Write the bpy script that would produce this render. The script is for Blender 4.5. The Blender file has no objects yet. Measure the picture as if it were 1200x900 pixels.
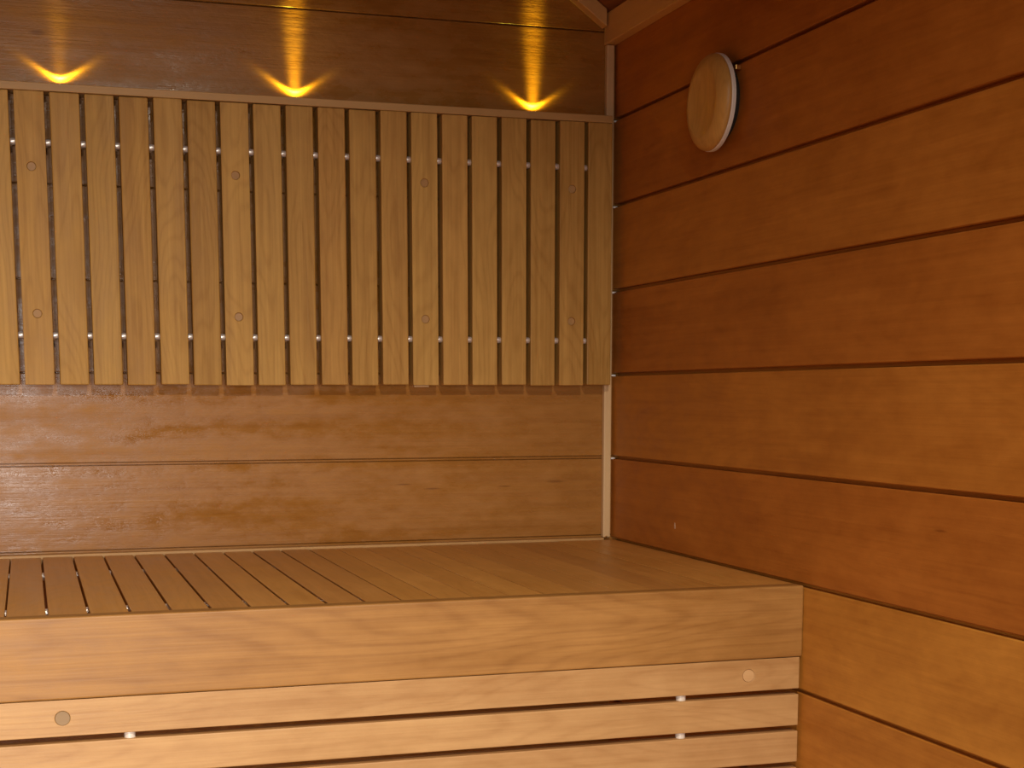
import bpy, bmesh, math, random
from mathutils import Vector, Matrix
random.seed(7)
C = bpy.context.scene.collection
ZB = 0.90            # height of the bench top; all "rel" heights below are measured from it
PI = math.pi

# ------------------------------------------------------------------ materials
def nodes_of(name):
    m = bpy.data.materials.new(name); m.use_nodes = True
    nt = m.node_tree; nt.nodes.clear()
    return m, nt

def wood(name, light, dark, grain_axis='x', rough=0.45, var=0.10, figure=0.35, streak=0.5,
         blotch=0.25, board=None, bump=0.15, tint=None, pale=0.0, knot=None, spec=0.5, fscale=1.0, coat=0.0,
         worn=0.0, mottle=0.35, bumpm=0.6, tones=None, rand_obj=True, coat_rough=0.3):
    """procedural wood; grain runs along grain_axis in object space; board = (axis, pitch, offset) gives planks their own tone"""
    m, nt = nodes_of(name); N = nt.nodes; L = nt.links
    def nd(t, **k):
        n = N.new(t)
        for a, b in k.items(): setattr(n, a, b)
        return n
    def math_(op, a, b=None, clamp=False):
        n = nd('ShaderNodeMath', operation=op); n.use_clamp = clamp
        for i, v in enumerate((a, b)):
            if v is None: continue
            if isinstance(v, (int, float)): n.inputs[i].default_value = v
            else: L.new(v, n.inputs[i])
        return n.outputs[0]
    out = nd('ShaderNodeOutputMaterial'); bs = nd('ShaderNodeBsdfPrincipled')
    L.new(bs.outputs[0], out.inputs[0])
    tc = nd('ShaderNodeTexCoord'); oi = nd('ShaderNodeObjectInfo')
    sep = nd('ShaderNodeSeparateXYZ'); L.new(tc.outputs['Object'], sep.inputs[0])
    rnd = math_('MULTIPLY', oi.outputs['Random'], 37.0 if rand_obj else 0.0)
    tone = oi.outputs['Random']
    if board:
        ax, pitch, off = board
        idx = math_('FLOOR', math_('DIVIDE', math_('SUBTRACT', sep.outputs['xyz'.index(ax)], off), pitch))
        wn = nd('ShaderNodeTexWhiteNoise', noise_dimensions='1D'); L.new(idx, wn.inputs['W'])
        tone = wn.outputs['Value']
        rnd = math_('MULTIPLY', tone, 37.0)
    comb = nd('ShaderNodeCombineXYZ')
    for i in range(3): L.new(math_('ADD', sep.outputs[i], rnd), comb.inputs[i])
    g = 'xyz'.index(grain_axis)
    def mapped(sc_along, sc_across):
        mp = nd('ShaderNodeMapping'); L.new(comb.outputs[0], mp.inputs[0])
        s = [sc_across]*3; s[g] = sc_along; mp.inputs['Scale'].default_value = s
        return mp.outputs[0]
    def noise(vec, scale, detail=4, rough_=0.55, dist=0.0):
        n = nd('ShaderNodeTexNoise'); L.new(vec, n.inputs['Vector'])
        n.inputs['Scale'].default_value = scale; n.inputs['Detail'].default_value = detail
        n.inputs['Roughness'].default_value = rough_; n.inputs['Distortion'].default_value = dist
        return n.outputs['Fac']
    fine = noise(mapped(7, 420), 1.0, 4, 0.6)                  # pores and fibres
    strk = noise(mapped(1.6, 38), 1.0, 3, 0.5)                 # colour streaks
    strk2 = noise(mapped(2.6, 130), 1.0, 4, 0.6)               # narrow fibres
    blot = noise(mapped(5, 13), 1.0, 4, 0.6)                   # cloudy tone
    f0 = noise(mapped(1.7*fscale, 9.0*fscale), 1.0, 2, 0.4)
    mott = noise(mapped(26, 55), 1.0, 5, 0.65)                 # small mottling
    f1 = math_('SINE', math_('ADD', math_('MULTIPLY', f0, 150.0), math_('MULTIPLY', strk2, 2.2)))   # cathedral figure
    fig = math_('MULTIPLY', math_('ADD', f1, 1.0), 0.5)
    fig = math_('POWER', fig, 4.0)
    def centred(v, amt): return math_('MULTIPLY', math_('SUBTRACT', v, 0.5), amt)
    s = math_('ADD', 0.5, centred(fine, streak))
    s = math_('ADD', s, centred(strk, streak*0.9))
    s = math_('ADD', s, centred(strk2, streak*1.7))
    s = math_('ADD', s, centred(blot, blotch*2.4))
    s = math_('ADD', s, centred(mott, mottle*2.0))
    s = math_('SUBTRACT', s, math_('MULTIPLY', fig, figure*0.7))
    s = math_('ADD', s, centred(tone, var*4), clamp=True)
    mix = nd('ShaderNodeMix', data_type='RGBA'); L.new(s, mix.inputs['Factor'])
    mix.inputs[6].default_value = (*dark, 1); mix.inputs[7].default_value = (*light, 1)
    col = mix.outputs[2]
    if tint:                                                    # some boards lean to another hue
        mx = nd('ShaderNodeMix', data_type='RGBA'); 
        wn2 = nd('ShaderNodeTexWhiteNoise', noise_dimensions='1D'); L.new(math_('ADD', rnd, 5.3), wn2.inputs['W'])
        tf = math_('MULTIPLY', wn2.outputs['Value'], tint[1])
        if tones and board:                                     # boards of yellower timber, picked one by one
            for kk, vv in tones.items():
                n = nd('ShaderNodeMath', operation='COMPARE'); L.new(idx, n.inputs[0]); n.inputs[1].default_value = kk; n.inputs[2].default_value = 0.1
                tf = math_('ADD', tf, math_('MULTIPLY', n.outputs[0], vv), clamp=True)
        L.new(tf, mx.inputs['Factor'])
        vm = nd('ShaderNodeVectorMath', operation='MULTIPLY'); L.new(col, vm.inputs[0])
        vm.inputs[1].default_value = [t_*2/(a_+b_) for t_, a_, b_ in zip(tint[0], light, dark)]
        L.new(col, mx.inputs[6]); L.new(vm.outputs[0], mx.inputs[7]); col = mx.outputs[2]
    if knot:                                                    # a dark knot at a given object-space point
        for (kp, kr, ks) in knot:
            vm = nd('ShaderNodeVectorMath', operation='SUBTRACT'); L.new(tc.outputs['Object'], vm.inputs[0]); vm.inputs[1].default_value = kp
            sc = nd('ShaderNodeVectorMath', operation='MULTIPLY'); L.new(vm.outputs[0], sc.inputs[0]); sc.inputs[1].default_value = ks
            ln = nd('ShaderNodeVectorMath', operation='LENGTH'); L.new(sc.outputs[0], ln.inputs[0])
            mr = nd('ShaderNodeMapRange', interpolation_type='SMOOTHSTEP'); L.new(math_('ADD', ln.outputs['Value'], centred(fine, kr*0.5)), mr.inputs['Value'])
            mr.inputs['From Min'].default_value = kr*0.2; mr.inputs['From Max'].default_value = kr
            mr.inputs['To Min'].default_value = 0.55; mr.inputs['To Max'].default_value = 0.0
            mk = nd('ShaderNodeMix', data_type='RGBA'); L.new(mr.outputs[0], mk.inputs['Factor'])
            L.new(col, mk.inputs[6]); mk.inputs[7].default_value = (dark[0]*0.5, dark[1]*0.42, dark[2]*0.35, 1); col = mk.outputs[2]
    L.new(col, bs.inputs['Base Color'])
    rr = math_('ADD', rough, centred(blot, 0.30+worn))
    rr = math_('ADD', rr, centred(strk, 0.15+worn))
    rr = math_('ADD', rr, centred(mott, 0.2+worn), clamp=True)
    L.new(rr, bs.inputs['Roughness'])
    bs.inputs['Specular IOR Level'].default_value = spec
    bs.inputs['Coat Weight'].default_value = coat; bs.inputs['Coat Roughness'].default_value = coat_rough
    bp = nd('ShaderNodeBump'); bp.inputs['Strength'].default_value = bump; bp.inputs['Distance'].default_value = 0.0006
    L.new(math_('ADD', math_('ADD', fine, math_('MULTIPLY', mott, bumpm)), math_('MULTIPLY', strk, 1.5)), bp.inputs['Height']); L.new(bp.outputs[0], bs.inputs['Normal'])
    if coat > 0: L.new(bp.outputs[0], bs.inputs['Coat Normal'])
    return m

def plain(name, col, rough=0.5, metal=0.0, emit=None, spec=0.5, noise_amt=0.06):
    m, nt = nodes_of(name); N = nt.nodes; L = nt.links
    out = N.new('ShaderNodeOutputMaterial'); bs = N.new('ShaderNodeBsdfPrincipled'); L.new(bs.outputs[0], out.inputs[0])
    tc = N.new('ShaderNodeTexCoord'); n = N.new('ShaderNodeTexNoise'); n.inputs['Scale'].default_value = 240
    L.new(tc.outputs['Object'], n.inputs['Vector'])
    mx = N.new('ShaderNodeMix'); mx.data_type = 'RGBA'; L.new(n.outputs['Fac'], mx.inputs['Factor'])
    mx.inputs[6].default_value = (*[c*(1-noise_amt) for c in col], 1); mx.inputs[7].default_value = (*[min(1, c*(1+noise_amt)) for c in col], 1)
    L.new(mx.outputs[2], bs.inputs['Base Color'])
    bs.inputs['Roughness'].default_value = rough; bs.inputs['Metallic'].default_value = metal
    bs.inputs['Specular IOR Level'].default_value = spec
    if emit:
        bs.inputs['Emission Color'].default_value = (*emit[0], 1); bs.inputs['Emission Strength'].default_value = emit[1]
    return m

M = {}
M['back'] = wood('back_panelling', (0.45, 0.2, 0.04), (0.29, 0.112, 0.018), 'x', rough=0.34, var=0.03, figure=0.10, streak=0.45,
                 blotch=0.28, board=('z', 0.125, ZB-2), bump=0.5, bumpm=2.6, worn=0.45, mottle=0.5, knot=[((-0.8201, 0.0, ZB+0.6947), 0.008, (0.55, 0.0, 1.4)), ((-0.0900, 0.0, ZB+0.0892), 0.010, (0.45, 0.0, 3.2)), ((-0.172, 0.0, ZB+0.0835), 0.008, (0.5, 0.0, 4.0)),
                       ((-0.283, 0.0, ZB+0.0820), 0.008, (0.5, 0.0, 4.0)), ((-0.327, 0.0, ZB+0.0890), 0.007, (0.5, 0.0, 4.0))], fscale=0.8, rand_obj=False, spec=0.36)
M['right'] = wood('right_panelling', (0.52, 0.178, 0.026), (0.33, 0.094, 0.011), 'y', rough=0.5, var=0.03, figure=0.12, streak=0.40,
                  blotch=0.60, board=('z', 0.125, ZB-2), bump=0.25, mottle=0.45, fscale=0.8, rand_obj=False, spec=0.3, tint=((0.56, 0.245, 0.036), 0.0), tones={14: 0.55, 15: 0.8, 16: 0.10, 17: 0.40, 18: 0.15, 19: 0.35, 20: 0.15, 21: 0.1}, knot=[((0.0, -0.876, ZB+0.0868), 0.0045, (0.0, 0.30, 2.2))])
M['ceil'] = wood('ceiling_boards', (0.3, 0.1, 0.02), (0.18, 0.052, 0.009), 'y', rough=0.55, var=0.05, board=('x', 0.125, 0), rand_obj=False)
M['floor'] = wood('floor_boards', (0.26, 0.14, 0.06), (0.14, 0.07, 0.03), 'y', rough=0.6, var=0.08, board=('x', 0.10, 0), rand_obj=False)
M['slat'] = wood(spec=0.25, name='backrest_slat_wood', light=(0.63, 0.34, 0.086), dark=(0.4, 0.19, 0.038), grain_axis='z', rough=0.55, var=0.14, figure=0.30, streak=0.70,
                 blotch=0.30, bump=0.3, tint=((0.50, 0.30, 0.07), 0.35), fscale=1.3, mottle=0.3)
M['rail'] = wood('cap_rail_wood', (0.62, 0.36, 0.125), (0.46, 0.25, 0.08), 'x', rough=0.5, var=0.05, figure=0.1, streak=0.4, blotch=0.2)
M['seat'] = wood('seat_slat_wood', (0.78, 0.4, 0.095), (0.52, 0.235, 0.044), 'y', rough=0.40, var=0.08, figure=0.15, streak=0.40,
                 blotch=0.40, bump=0.3, tint=((0.40, 0.17, 0.055), 0.4))
M['fascia'] = wood('fascia_wood', (0.48, 0.238, 0.06), (0.29, 0.125, 0.026), 'x', rough=0.5, var=0.0, figure=0.32, streak=0.55,
                   blotch=0.40, bump=0.3, fscale=0.85, rand_obj=False)
M['skirt'] = wood('skirt_slat_wood', (0.6, 0.35, 0.145), (0.41, 0.21, 0.075), 'x', rough=0.5, var=0.05, figure=0.25, streak=0.5,
                  blotch=0.45, bump=0.3, tint=((0.52, 0.28, 0.08), 0.3))
M['pale'] = wood('pale_batten_wood', (0.8, 0.55, 0.28), (0.68, 0.45, 0.21), 'z', rough=0.5, var=0.04, figure=0.05, streak=0.3, blotch=0.15)
M['paley'] = wood('pale_trim_wood', (0.82, 0.5, 0.18), (0.66, 0.38, 0.13), 'y', rough=0.5, var=0.04, figure=0.05, streak=0.3, blotch=0.25)
M['plug'] = wood('screw_plug_wood', (0.50, 0.27, 0.090), (0.36, 0.18, 0.050), 'x', rough=0.55, var=0.08, figure=0.0, streak=0.4, blotch=0.2)
M['plug_grey'] = wood('grey_screw_plug_wood', (0.34, 0.215, 0.105), (0.26, 0.16, 0.07), 'x', rough=0.6, var=0.02, figure=0.0, streak=0.4, blotch=0.2)
M['plug_pale'] = wood('pale_screw_plug_wood', (0.70, 0.44, 0.20), (0.58, 0.33, 0.14), 'x', rough=0.5, var=0.05, figure=0.0, streak=0.4, blotch=0.2)
M['vent'] = wood('vent_cover_wood', (0.72, 0.42, 0.115), (0.5, 0.26, 0.062), 'z', rough=0.38, var=0.0, figure=0.3, streak=0.4, blotch=0.35, fscale=2.0)
M['white'] = plain('white_plastic', (0.90, 0.86, 0.80), 0.4)
M['steel'] = plain('bright_steel', (0.86, 0.80, 0.74), 0.22, 1.0)
M['alu'] = plain('aluminium_spacer', (0.88, 0.82, 0.76), 0.34, 0.6)
M['tube'] = plain('pale_spacer', (0.78, 0.70, 0.60), 0.35, 0.1)
M['pale_rail'] = wood('pale_rail_wood', (0.62, 0.36, 0.13), (0.46, 0.25, 0.08), 'x', rough=0.5, var=0.0, figure=0.0, streak=0.4, blotch=0.3)
M['dark'] = plain('dark_void', (0.02, 0.014, 0.01), 0.8)
M['brass'] = plain('brass', (0.75, 0.48, 0.16), 0.3, 1.0)
M['led'] = plain('led_lens', (0.9, 0.8, 0.5), 0.3, 0, emit=((1.0, 0.72, 0.16), 14.0))
M['chip'] = plain('chipped_wood', (0.60, 0.42, 0.26), 0.7)
M['frame'] = wood('door_frame_wood', (0.36, 0.2, 0.08), (0.24, 0.12, 0.04), 'z', rough=0.5)
M['frost'] = plain('sky_grey_ground', (0.4, 0.4, 0.4), 0.9)

# ------------------------------------------------------------------ mesh helpers
def link(name, bm, mat, parent=None, loc=(0, 0, 0), smooth=False, bevel=0.0, segs=2):
    me = bpy.data.meshes.new(name); bmesh.ops.recalc_face_normals(bm, faces=bm.faces); bm.to_mesh(me); bm.free()
    me.materials.append(mat)
    if smooth:
        for p in me.polygons: p.use_smooth = True
    o = bpy.data.objects.new(name, me); C.objects.link(o); o.location = loc
    if parent: o.parent = parent
    if bevel > 0:
        b = o.modifiers.new('bevel', 'BEVEL'); b.width = bevel; b.segments = segs; b.limit_method = 'ANGLE'; b.angle_limit = 0.7
        b.harden_normals = False
    return o
def box(bm, x0, x1, y0, y1, z0, z1):
    r = bmesh.ops.create_cube(bm, size=1.0)
    for v in r['verts']:
        v.co = Vector(((x0+x1)/2+v.co.x*(x1-x0), (y0+y1)/2+v.co.y*(y1-y0), (z0+z1)/2+v.co.z*(z1-z0)))
    return r['verts']
def boxbm(*a):
    bm = bmesh.new(); box(bm, *a); return bm
def prism(pts, axis, a, b):
    """extrude a closed 2-D outline along an axis ('x': pts are (y,z); 'y': (x,z); 'z': (x,y))"""
    bm = bmesh.new()
    def P(p, t):
        return {'x': (t, p[0], p[1]), 'y': (p[0], t, p[1]), 'z': (p[0], p[1], t)}[axis]
    A = [bm.verts.new(P(p, a)) for p in pts]; B = [bm.verts.new(P(p, b)) for p in pts]
    n = len(pts)
    for i in range(n): bm.faces.new((A[i], A[(i+1) % n], B[(i+1) % n], B[i]))
    bm.faces.new(A); bm.faces.new(B[::-1])
    return bm
def cyl(bm, p0, p1, r, n=16, r2=None):
    p0 = Vector(p0); p1 = Vector(p1); d = (p1-p0)
    q = d.to_track_quat('Z', 'Y').to_matrix().to_4x4()
    bmesh.ops.create_cone(bm, cap_ends=True, segments=n, radius1=r, radius2=r if r2 is None else r2, depth=d.length,
                          matrix=Matrix.Translation((p0+p1)/2) @ q)
def cylbm(*a, **k):
    bm = bmesh.new(); cyl(bm, *a, **k); return bm
def lathe_x(profile, n=64):
    """profile: list of (x, r) spun about the x axis"""
    bm = bmesh.new(); rings = []
    for x, r in profile:
        if r < 1e-6: rings.append([bm.verts.new((x, 0, 0))])
        else: rings.append([bm.verts.new((x, r*math.cos(2*PI*i/n), r*math.sin(2*PI*i/n))) for i in range(n)])
    for a, b in zip(rings, rings[1:]):
        for i in range(n):
            j = (i+1) % n
            if len(a) == 1: bm.faces.new((a[0], b[i], b[j]))
            elif len(b) == 1: bm.faces.new((a[i], a[j], b[0]))
            else: bm.faces.new((a[i], a[j], b[j], b[i]))
    return bm
def empty(name, loc, label, cat, group=None):
    o = bpy.data.objects.new(name, None); C.objects.link(o); o.location = loc; o.empty_display_size = 0.05
    o['label'] = label; o['category'] = cat
    if group: o['group'] = group
    return o
def tag(o, label, cat, group=None):
    o['label'] = label; o['category'] = cat
    if group: o['group'] = group
    return o
def struct(name, bm, mat, **k):
    o = link(name, bm, mat, **k); o['kind'] = 'structure'; return o

# ------------------------------------------------------------------ room shell
XL, YF = -1.90, -3.00          # left wall, front wall
ZE = ZB + 0.775                # eave height at the right wall trim
SL = 0.72                      # slope of the ceiling
XR = -0.95                     # where the slope ends and the ceiling runs level
ZT = ZE + SL*(-0.015 - XR)

def panel_profile(z0, z1, ch, slot, deep, pitch=0.125, thick=0.03, special=None):
    """outline (depth, z) of a wall of tongue-and-groove boards: face at 0, chamfered slots at every joint"""
    pts = [(thick, z0), (0.0, z0)]
    k = math.ceil((z0-ZB+1e-4)/pitch)
    js = []
    while ZB+k*pitch < z1-1e-4: js.append(ZB+k*pitch); k += 1
    for j in js:
        lines = special.get(round((j-ZB)/pitch)) if special else None
        if lines:
            for q in lines:
                q += ZB; pts += [(0.0, q-0.0009), (0.0035, q-0.0002), (0.0035, q+0.0002), (0.0, q+0.0009)]
            continue
        pts += [(0.0, j-slot/2-ch), (ch, j-slot/2), (deep, j-slot/2), (deep, j+slot/2), (ch, j+slot/2), (0.0, j+slot/2+ch)]
    pts += [(0.0, z1), (thick, z1)]
    return pts
pr = panel_profile(0.0, ZT+0.05, 0.0010, 0.0014, 0.006, special={1: (0.1232, 0.1270), 0: (0.0058,)})
struct('wall_back', prism([(d, z) for d, z in pr], 'x', XL-0.03, 0.03), M['back'])
pr = panel_profile(0.0, ZE+0.10, 0.0010, 0.0050, 0.0100)
struct('wall_right', prism([(d, z) for d, z in pr], 'y', YF-0.03, 0.0), M['right'])
pr = panel_profile(0.0, ZT+0.05, 0.0016, 0.0024, 0.007)
struct('wall_left', prism([(XL-d, z) for d, z in pr], 'y', YF-0.03, 0.0), M['right'])
# front wall with a door opening behind the camera
DX0, DX1, DZ = -1.60, -0.85, 1.95
bm = bmesh.new()
box(bm, XL-0.03, DX0, YF-0.03, YF, 0, ZT+0.05); box(bm, DX1, 0.03, YF-0.03, YF, 0, ZT+0.05); box(bm, DX0, DX1, YF-0.03, YF, DZ, ZT+0.05)
struct('wall_front', bm, M['right'])
bm = bmesh.new()
box(bm, DX0, DX0+0.04, YF-0.05, YF+0.012, 0.0, DZ); box(bm, DX1-0.04, DX1, YF-0.05, YF+0.012, 0.0, DZ); box(bm, DX0, DX1, YF-0.05, YF+0.012, DZ-0.04, DZ)
struct('trim_4', bm, M['frame'])
struct('floor', boxbm(XL-0.03, 0.03, YF-0.03, 0.03, -0.03, 0.0), M['floor'])
# ceiling: sloping part of boards running front to back, then level
bm = bmesh.new()
xs = [0.03]; 
top = [(0.03, ZE-SL*0.045), (XR, ZT), (XL-0.03, ZT), (XL-0.03, ZT+0.03), (XR, ZT+0.03), (0.03, ZE-SL*0.045+0.03)]
bm = prism(top, 'y', YF-0.03, 0.03)
struct('ceiling', bm, M['ceil'])
# crown trim along the right wall
struct('trim_1', prism([(-0.0005, ZB+0.731), (-0.0175, ZB+0.731), (-0.0175, ZE-0.0005), (-0.0005, ZE-0.0125)], 'y', YF+0.001, -0.0005), M['paley'], bevel=0.0012)
# crown trim under the slope on the back wall
def cz(x): return ZE + SL*(-0.015-x)
x1, x0 = -0.0205, XR
pts = [(x1, cz(x1)-0.001), (x0, cz(x0)-0.001), (x0, cz(x0)-0.031), (x1, cz(x1)-0.0255)]
struct('trim_2', prism(pts, 'y', -0.020, -0.0005), M['paley'], bevel=0.0012)
# corner batten
struct('trim_3', boxbm(-0.0164, -0.0045, -0.0105, -0.0005, ZB+0.0025, ZB+0.7300), M['pale'], bevel=0.0015)

# ------------------------------------------------------------------ slat with screw-plug holes
def slat_holes(w, h, t, holes, r, n=24, depth=0.004):
    """slat standing in the xz plane, front face at y=0, thickness t behind, base at z=0, holes at heights"""
    bm = bmesh.new()
    def V(x, z, y=0.0): return bm.verts.new((x, y, z))
    hw = w/2; prev = [V(-hw, 0), V(hw, 0)]
    bl, br = prev
    left = [bl]; right = [br]
    for hz in sorted(holes):
        s = hw
        a = V(-hw, hz-s); b = V(hw, hz-s); bm.faces.new((prev[0], prev[1], b, a))
        c = V(hw, hz+s); d = V(-hw, hz+s)
        left += [a, d]; right += [b, c]
        corners = [b, c, d, a]                 # at angles -45, 45, 135, 225
        m = n//4
        circ = [V(r*math.cos(-PI/4+2*PI*i/n), hz+r*math.sin(-PI/4+2*PI*i/n)) for i in range(n)]
        deep = [V(v.co.x, v.co.z, depth) for v in circ]
        for k in range(4):
            seg = [circ[(k*m+i) % n] for i in range(m+1)]
            bm.faces.new([corners[k]] + [corners[(k+1) % 4]] + seg[::-1])
        for i in range(n): bm.faces.new((circ[i], circ[(i+1) % n], deep[(i+1) % n], deep[i]))
        bm.faces.new(deep[::-1])
        prev = [d, c]
    tl = V(-hw, h); tr = V(hw, h); bm.faces.new((prev[0], prev[1], tr, tl)); left.append(tl); right.append(tr)
    lb = [V(v.co.x, v.co.z, t) for v in (bl, br, tr, tl)]
    bm.faces.new((lb[0], lb[3], lb[2], lb[1]))
    bm.faces.new((bl, lb[0], lb[1], br)); bm.faces.new((tl, tr, lb[2], lb[3]))
    bm.faces.new(left + [lb[3], lb[0]]); bm.faces.new(right[::-1] + [lb[1], lb[2]])
    return bm

# ------------------------------------------------------------------ backrest
T = 0.0348; PITCH = 0.0444; GAP = 0.0066; W = PITCH-GAP; ST = 0.020
SZ0, SZ1 = 0.2335, 0.6135
back = empty('backrest', (-0.456, 0, ZB+SZ0), 'slatted wooden backrest of upright slats under a cap rail on the back wall', 'backrest')
def child_loc(p, root): return Vector(p) - root.location
GX = [-0.8561 + PITCH*i for i in range(-9, 20)]      # gap centres
plain_bm = boxbm(-W/2, W/2, 0, ST, 0, SZ1-SZ0)
proto = link('slat', plain_bm, M['slat'], back, bevel=0.0016)
holed = link('slat', slat_holes(W, SZ1-SZ0, ST, (0.0937, 0.2840), 0.0058), M['slat'], back, bevel=0.0007)
plug_bm = cylbm((0, 0.0012, 0), (0, 0.0038, 0), 0.00555, n=24)
plug0 = link('screw_plug', plug_bm, M['plug'], holed, bevel=0.0004)
plug0.location = (0, 0, 0.0937)
first = [True, True]
hx = [-0.834, -0.5677, -0.3015, -0.0792, -1.1004]
rods = []
for i, gx in enumerate(GX):
    cx = gx + PITCH/2
    if cx > 0: break
    ho = min(abs(cx-h) for h in hx) < 0.012
    src = holed if ho else proto
    if first[ho]: o = src; first[ho] = False
    else:
        o = src.copy(); C.objects.link(o); o.parent = back
    o.location = child_loc((cx + random.uniform(-.0003, .0003), -T + random.uniform(-.0004, .0003), ZB+SZ0+random.choice((0, 0, .0005, -.0006))), back)
    if ho:
        for z in (0.0937, 0.2840):
            if o is holed and z == 0.0937: p = plug0
            else:
                p = plug0.copy(); C.objects.link(p); p.parent = o
            dy = {-83: (-0.0009, 0.0004), -57: (0.0014, 0.0002), -30: (0.0008, -0.0004), -8: (0.0013, 0.0006)}.get(round(cx*100), (0, 0))[0 if z < 0.2 else 1]
            p.location = (0, dy, z); p.rotation_euler = (random.uniform(-.09, .09), random.uniform(0, 3), random.uniform(-.09, .09))
        zb0 = 0.0 if abs(cx+0.3015) < .01 else 0.0045
        b = link('support_block', boxbm(-0.0125, 0.0095, 0, 0.0143, zb0, 0.372), M['pale'], back, bevel=0.0008)
        b.location = child_loc((cx, -T+ST+0.0003, ZB+SZ0-0.0028), back)
# spacers between neighbouring slats (two rows)
sp0 = None
for gx in GX[1:-1]:
    for z in (0.5495, 0.2990):
        if sp0 is None:
            sp0 = link('spacer', lathe_x([(-GAP/2-.0004, 0), (-GAP/2-.0004, .0041), (-GAP/2+.001, .0043), (0, .0046), (GAP/2-.001, .0043), (GAP/2+.0004, .0041), (GAP/2+.0004, 0)], 24), M['alu'], back, smooth=True)
            o = sp0
        else: o = sp0.copy(); C.objects.link(o); o.parent = back
        o.location = child_loc((gx, -T+0.0085, ZB+z), back)
XBL = GX[0] + GAP/2
r = link('cap_rail', boxbm(XBL, -0.0165, -T-0.0002, -0.0174, ZB+SZ1+0.0006, ZB+0.6245), M['rail'], bevel=0.0009)
r.parent = back; r.location = -back.location
r = link('ledge_strip', boxbm(XBL, -0.0180, -0.0172, -0.0006, ZB+SZ1+0.0006, ZB+0.6240), M['rail'], bevel=0.0006)
r.parent = back; r.location = -back.location

# ------------------------------------------------------------------ bench
D = 0.609; XBN = XL + 0.004
bench = empty('sauna_bench', (XBN/2, -D/2, ZB-0.084), 'wide wooden sauna bench seat with a deep front board, beside the right wall', 'bench')
FT = 0.022
def bpart(name, bm, mat, **k):
    o = link(name, bm, mat, **k); o.parent = bench; o.location = -bench.location; return o
bpart('front_board', boxbm(XBN, -0.0006, -D, -D+FT, ZB-0.0832, ZB+0.0004), M['fascia'], bevel=0.0022, segs=3)
bpart('rear_rail', boxbm(XBN, -0.0180, -0.0192, -0.0020, ZB-0.030, ZB+0.0030), M['pale_rail'], bevel=0.0010)
bpart('side_rail', boxbm(-0.0505, -0.0012, -D+FT+0.0005, -0.0200, ZB-0.022, ZB-0.0002), M['seat'], bevel=0.0008)
y0, y1 = -D+FT+0.0008, -0.0205
def seat_slat(w, ch=0.004):
    pts = [(-w/2, y0), (w/2, y0), (w/2, y1-ch), (w/2-ch*0.35, y1-ch*0.35), (w/2-ch, y1), (-w/2+ch, y1), (-w/2+ch*0.35, y1-ch*0.35), (-w/2, y1-ch)]
    return prism(pts, 'z', -0.020, 0.0)
BS = 0.0408; BX0 = -0.8821
sproto = link('seat_slat', seat_slat(BS-0.0028), M['seat'], bench, bevel=0.0007)
cproto = link('seat_slat', seat_slat(BS-0.0011), M['seat'], bench, bevel=0.0004)
used = [False, False]
kmin = int((XBN-BX0)/BS)
gaps = []
def put(src_i, cx, sx=1.0):
    src = (sproto, cproto)[src_i]
    if not used[src_i]: o = src; used[src_i] = True
    else: o = src.copy(); C.objects.link(o); o.parent = bench
    o.location = Vector((cx, 0, ZB+random.uniform(-.0004, .0001))) - bench.location
    o.scale.x = sx
    return o
for k in range(kmin, 14):
    put(1 if (k > 9 or k < 0) else 0, BX0+BS*(k+0.5))
    gaps.append(BX0+BS*k)
n6 = 6; w6 = (-0.0515-(BX0+14*BS))/n6
cp6 = link('seat_slat', seat_slat(w6-0.0006), M['seat'], bench, bevel=0.0003)
for k in range(n6):
    if k == 0: o = cp6
    else: o = cp6.copy(); C.objects.link(o); o.parent = bench
    o.location = Vector((BX0+14*BS+w6*(k+0.5), 0, ZB+random.uniform(-.0003, .0001))) - bench.location
# spacers in the seat gaps
s0 = None
for gx in gaps[1:]:
    for y in (-0.185, -0.520):
        if s0 is None:
            s0 = link('spacer', cylbm((-0.0019, 0, 0), (0.0019, 0, 0), 0.0050, n=20), M['alu'], bench, smooth=False); o = s0
        else: o = s0.copy(); C.objects.link(o); o.parent = bench
        o.location = Vector((gx, y, ZB-0.0075)) - bench.location
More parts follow.
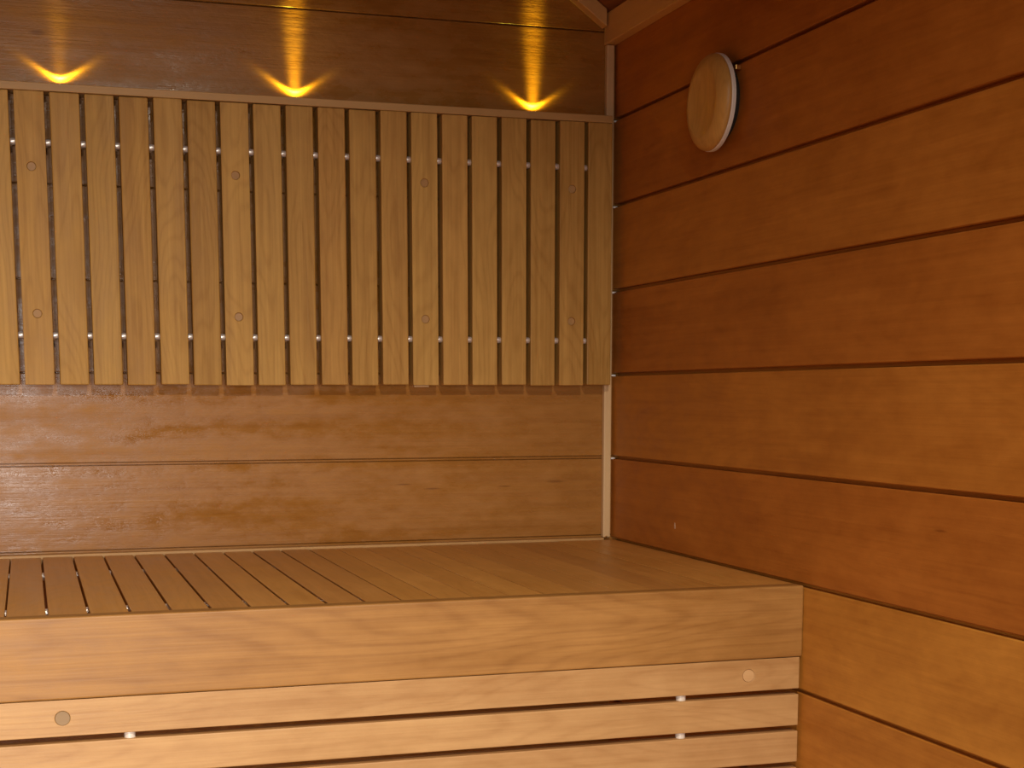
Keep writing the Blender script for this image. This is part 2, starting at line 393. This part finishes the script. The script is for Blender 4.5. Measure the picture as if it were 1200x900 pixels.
# ------------------------------------------------------------------ skirt panel under the seat
HS = 0.0439; HH = 0.0372
skirt = empty('bench_skirt', (XBN/2, -D, ZB-0.0835-HS*6), 'panel of long horizontal wooden slats hanging below the bench front board', 'panel')
def hslat(length_x0, holes):
    # horizontal slat: reuse slat_holes rotated so that its length runs along x
    bm = slat_holes(HH, -0.0035-length_x0, 0.018, [h-length_x0 for h in holes], 0.0074, n=28) if holes else boxbm(-HH/2, HH/2, 0, 0.018, 0, -0.0035-length_x0)
    bmesh.ops.rotate(bm, verts=bm.verts, cent=(0, 0, 0), matrix=Matrix.Rotation(PI/2, 3, 'Y'))
    return bm
plug_h = None
for k in range(6):
    zc = ZB - 0.0838 - HH/2 - HS*k
    holes = (-1.59, -0.8307, -0.0690) if k == 0 else None
    o = link('slat', hslat(XBN, holes), M['skirt'], skirt, bevel=0.0008 if holes else 0.0012)
    dz = 0.0
    o.location = Vector((XBN, -D+0.0010, zc)) - skirt.location
    if holes:
        for h in holes:
            mat = M['plug_pale'] if h > -0.5 else M['plug_grey']
            p = link('screw_plug', cylbm((0, -0.0001, 0), (0, 0.0038, 0), 0.0072, n=28), mat, o, bevel=0.0003)
            p.location = (h-XBN, 0, 0.0)
            p['label'] = 'pale round wooden plug' if h > -0.5 else 'darker round wooden plug'
    if k < 5:
        for sx in (-1.45, -0.765, -0.150):
            g = link('spacer', cylbm((0, 0, -(HS-HH)/2-.0004), (0, 0, (HS-HH)/2+.0004), 0.0056, n=20), M['tube'], skirt, smooth=False)
            g.location = Vector((sx, -D+0.0100, zc-HS/2)) - skirt.location

# ------------------------------------------------------------------ round vent on the right wall
VY, VZ = -0.3715, ZB+0.5828
vent = empty('wall_vent', (0, VY, VZ), 'round turned wooden vent knob with a white rim high on the right wall', 'vent')
R = 0.0585
link('cover', lathe_x([(-0.0262, 0), (-0.0266, 0.018), (-0.0280, 0.0300), (-0.0300, 0.0385), (-0.0307, 0.0415), (-0.0302, 0.0440), (-0.0285, 0.0500), (-0.0255, 0.0550), (-0.0220, 0.0578), (-0.0195, R), (-0.0180, R), (-0.0170, R-.001), (-0.0170, 0)], 96), M['vent'], vent, smooth=True)
w = link('rim', lathe_x([(-0.0172, 0.0), (-0.0172, R+0.0002), (-0.0160, R+0.0008), (-0.0120, R+0.0006), (-0.0112, R-0.0008), (-0.0112, 0.048), (-0.0120, 0.0)], 96), M['white'], vent, smooth=False)
w['label'] = 'white rim'
bmv = lathe_x([(-0.0122, 0.0), (-0.0122, 0.012), (0.0, 0.012), (0.0, 0.0)], 20)
link('spindle', bmv, M['steel'], vent)
link('collar', lathe_x([(-0.006, 0.0), (-0.006, 0.044), (-0.0002, 0.045), (-0.0002, 0)], 64), M['dark'], vent)
clip = link('latch', boxbm(-0.0075, -0.0003, -0.0020, 0.0020, -0.0030, 0.0030), M['brass'], vent, bevel=0.0006)
clip.location = (0, -0.0455, 0.0345)

# ------------------------------------------------------------------ small pale pieces added for the light groove ends of the right wall
names = ['beside the cap rail end', 'beside the backrest, second from the top', 'beside the backrest, third from the top', 'just above the lower end of the backrest', 'halfway down the bare corner batten']
ck = None
for j, k in enumerate((5, 4, 3, 2, 1)):
    if ck is None:
        ck = link('groove_end', boxbm(-0.0024, 0.0044, -0.0020, 0.0020, -0.0013, 0.0013), M['white'], bevel=0.0003); o = ck
    else: o = ck.copy(); C.objects.link(o)
    o.location = (-0.0003, (-0.0045, -0.0042, -0.0025, -0.0028, -0.0032)[j], ZB+(0.6221, 0.4978, 0.3723, 0.2486, 0.1232)[j])
    tag(o, 'tiny pale groove end in the room corner ' + names[j], 'groove end', 'pale groove ends at the board joints in the corner')
o = link('staple', cylbm((-0.0015, 0, -0.0015), (0.0015, 0, 0.0010), 0.0011, n=10), M['brass'])
o.location = (-0.0130, -0.0135, ZB+0.0040)
tag(o, 'tiny brass staple at the foot of the corner batten on the bench', 'staple')
o = link('wood_chip_mark', prism([(-0.0012, -0.0040), (0.0008, -0.0046), (0.0016, 0.0), (0.0004, 0.0042), (-0.0006, 0.0030)], 'x', -0.0004, 0.0012), M['chip'])
o.location = (-0.0001, -0.2411, ZB+0.0393)
tag(o, 'small pale nick in the red-brown right wall just above the bench', 'mark')

# ------------------------------------------------------------------ LED pins on the cap rail
def led_light(name, loc, power, col_gain, ring_gain, skew=0.0, skewr=0.0, glow_gain=0.0025):
    ld = bpy.data.lights.new(name, 'POINT'); ld.shadow_soft_size = 0.0009; ld.energy = power; ld.color = (1.0, 0.84, 0.06)
    ld.use_nodes = True; nt = ld.node_tree; N = nt.nodes; L = nt.links
    em = next(n for n in N if n.type == 'EMISSION')
    tc = N.new('ShaderNodeTexCoord'); sp = N.new('ShaderNodeSeparateXYZ'); L.new(tc.outputs['Normal'], sp.inputs[0])
    def m(op, a, b=None, c=None):
        n = N.new('ShaderNodeMath'); n.operation = op
        for i, v in enumerate((a, b, c)):
            if v is None: continue
            if isinstance(v, (int, float)): n.inputs[i].default_value = v
            else: L.new(v, n.inputs[i])
        return n.outputs[0]
    X, Y, Z = sp.outputs
    # lens lobes: a hollow cone (ring) at a fixed angle from the axis and a narrow forward fan
    ang = m('ARCCOSINE', Z)
    t = m('SUBTRACT', ang, RING_A)
    ring = m('EXPONENT', m('MULTIPLY', m('MULTIPLY', t, t), -1.0/(RING_W*RING_W)))
    # outer skirt of the cone is softer below
    t2 = m('DIVIDE', m('SUBTRACT', ang, RING_A+0.10), 0.17)
    ring2 = m('MULTIPLY', m('EXPONENT', m('MULTIPLY', m('MULTIPLY', t2, t2), -1.0)), 0.22)
    ringS = m('MULTIPLY', m('ADD', ring, ring2), m('ADD', 1.0, m('MULTIPLY', X, skewr)))
    uu = m('DIVIDE', X, m('MAXIMUM', Y, 0.01))
    ringS = m('MULTIPLY', ringS, m('ADD', m('MULTIPLY', m('EXPONENT', m('MULTIPLY', m('MULTIPLY', uu, uu), -0.085)), 1.0), m('MULTIPLY', m('EXPONENT', m('MULTIPLY', m('MULTIPLY', uu, uu), -1.6)), 3.2)))
    u = m('DIVIDE', m('SUBTRACT', X, m('MULTIPLY', Y, skew)), m('MAXIMUM', Y, 0.01))     # lateral over towards-wall
    zn = m('DIVIDE', m('MAXIMUM', Z, 0.0), m('MAXIMUM', Y, 0.01))                         # elevation over towards-wall
    wd = m('ADD', FAN_W, m('MULTIPLY', m('MINIMUM', zn, 9.0), 0.075))
    fan = m('EXPONENT', m('MULTIPLY', m('POWER', m('ABSOLUTE', m('DIVIDE', u, wd)), 2.4), -1.0))
    # fan candela rises toward the axis (narrow-beam lens)
    gain = m('POWER', m('ADD', m('MULTIPLY', zn, zn), 1.0), 1.18)
    gain = m('MINIMUM', gain, 300.0)
    gain = m('MULTIPLY', gain, m('MINIMUM', m('POWER', m('DIVIDE', m('MAXIMUM', Y, 0.0), 0.075), 3.0), 1.0))
    soft = m('MULTIPLY', m('EXPONENT', m('MULTIPLY', m('POWER', m('DIVIDE', m('SUBTRACT', ang, RING_A*0.0), RING_A), 6.0), -1.0)), 1.0)
    fanG = m('MULTIPLY', m('MULTIPLY', m('MULTIPLY', fan, gain), soft), col_gain)
    glow = m('MULTIPLY', m('MULTIPLY', m('EXPONENT', m('MULTIPLY', m('MULTIPLY', uu, uu), -0.02)), gain), glow_gain)
    fanG = m('ADD', fanG, glow)
    tot = m('ADD', m('MULTIPLY', ringS, ring_gain), m('MULTIPLY', fanG, 1.0))
    L.new(tot, em.inputs['Strength'])
    o = bpy.data.objects.new(name, ld); C.objects.link(o); o.location = loc
    return o
RING_A = math.radians(57); RING_W = math.radians(5.0); FAN_W = 0.50
LD = 0.0125
labels = ['small warm light on the cap rail with the faintest upward beam, leftmost of three', 'middle small warm light on the cap rail', 'small warm light on the cap rail nearest the room corner']
leds = [(-0.7931, 0.62, 0.008, 1.0, 0.0, 0.0), (-0.4785, 0.66, 0.042, 1.0, 0.0, -0.3), (-0.1293, 0.52, 0.056, 1.0, 0.10, -0.3)]
LED_P = 1.0
for i, (x, pw, cg, rg, sk, skr) in enumerate(leds):
    e = empty('led_light', (x, -0.0155, ZB+0.6240), labels[i], 'light', 'LED lights on the cap rail')
    h = link('housing', cylbm((0, 0, 0.0001), (0, 0, 0.0022), 0.0020, n=20), M['steel'], e)
    l = link('lens', cylbm((0, 0, 0.0022), (0, 0, 0.0040), 0.0011, n=16, r2=0.0006), M['led'], e)
    lo = led_light('led_beam', (0, 0.0155-LD, 0.0060), pw*LED_P, cg, rg, sk, skr); lo.parent = e

LAMP_DOWN, LAMP_W, LAMP_SPREAD = 60, 9.5, 104
# ------------------------------------------------------------------ daylight through the doorway behind the camera
al = bpy.data.lights.new('doorway_daylight', 'AREA'); al.shape = 'RECTANGLE'; al.size = DX1-DX0-0.06; al.size_y = 1.15
al.energy = 25.0; al.color = (1.0, 0.97, 0.93); al.spread = math.radians(96)
ao = bpy.data.objects.new('doorway_daylight', al); C.objects.link(ao)
ao.location = ((DX0+DX1)/2, YF-0.02, 0.92); ao.rotation_euler = (PI/2-math.radians(28), 0, math.radians(4))      # emits toward +y, falling
# small adjustable spotlight on the sloping ceiling, above and behind the camera, aimed at the bench
LX, LY = -0.56, -2.05; LZ = cz(LX)
lamp = empty('ceiling_spotlight', (LX, LY, LZ), 'small white ceiling spotlight behind the viewer, turned down towards the bench', 'lamp')
tilt = math.atan(SL)
o = link('base', cylbm((0, 0, -0.012), (0, 0, -0.0003), 0.040, n=40), M['white'], lamp, bevel=0.002); o.rotation_euler = (0, tilt, 0)
aim = Vector((-0.10, math.cos(math.radians(LAMP_DOWN)), -math.sin(math.radians(LAMP_DOWN)))).normalized()
head = Vector((-0.022, 0.0, -0.055))
q = aim.to_track_quat('-Z', 'Y')
link('stem', cylbm((-0.006, 0, -0.010), head, 0.006, n=16), M['white'], lamp)
bm = bmesh.new()                                                     # open shade: outer and inner wall
prof = [(0.022, 0.030), (0.034, -0.030), (0.0325, -0.030), (0.0205, 0.0285)]
rings = [[bm.verts.new((r_*math.cos(2*PI*i/40), r_*math.sin(2*PI*i/40), z_)) for i in range(40)] for r_, z_ in prof]
for a, b in zip(rings, rings[1:]):
    for i in range(40): bm.faces.new((a[i], a[(i+1) % 40], b[(i+1) % 40], b[i]))
bm.faces.new(rings[0]); bm.faces.new(rings[-1])
o = link('shade', bm, M['white'], lamp); o.location = head; o.rotation_mode = 'QUATERNION'; o.rotation_quaternion = q
o = link('bulb', cylbm((0, 0, -0.020), (0, 0, 0.020), 0.018, n=30), plain('lamp_glass', (0.9, 0.85, 0.75), 0.4, 0, emit=((1.0, 0.84, 0.62), 3.0)), lamp)
o.location = head; o.rotation_mode = 'QUATERNION'; o.rotation_quaternion = q
pl = bpy.data.lights.new('lamp_light', 'AREA'); pl.shape = 'DISK'; pl.size = 0.06; pl.energy = LAMP_W; pl.color = (1.0, 0.88, 0.72); pl.spread = math.radians(LAMP_SPREAD)
po = bpy.data.objects.new('lamp_light', pl); C.objects.link(po); po.parent = lamp
po.location = head + aim*0.033; po.rotation_mode = 'QUATERNION'; po.rotation_quaternion = q
w = bpy.data.worlds.new('world'); bpy.context.scene.world = w; w.use_nodes = True
w.node_tree.nodes['Background'].inputs[0].default_value = (0.9, 0.95, 1.0, 1); w.node_tree.nodes['Background'].inputs[1].default_value = 0.05

# ------------------------------------------------------------------ camera
cam = bpy.data.cameras.new('camera'); co = bpy.data.objects.new('camera', cam); C.objects.link(co)
co.location = (-0.85283, -2.14491, ZB+0.21976)
yaw, pitch, roll = -0.30279, -0.13175, -0.0008
F = Vector((-math.sin(yaw)*math.cos(pitch), math.cos(yaw)*math.cos(pitch), math.sin(pitch)))
R0 = Vector((math.cos(yaw), math.sin(yaw), 0)); U0 = R0.cross(F)
Rr = math.cos(roll)*R0 + math.sin(roll)*U0; Uu = -math.sin(roll)*R0 + math.cos(roll)*U0
co.rotation_euler = Matrix((Rr, Uu, -F)).transposed().to_euler()
cam.sensor_fit = 'HORIZONTAL'; cam.sensor_width = 36.0; cam.lens = 1753.37*36/1200
cam.shift_x = (600-583.127)/1200; cam.shift_y = (694.898-450)/1200
cam.clip_start = 0.05
bpy.context.scene.camera = co
vs = bpy.context.scene.view_settings
vs.view_transform = 'Standard'; vs.look = 'None'; vs.gamma = 1; vs.use_curve_mapping = False; vs.exposure = 0.12
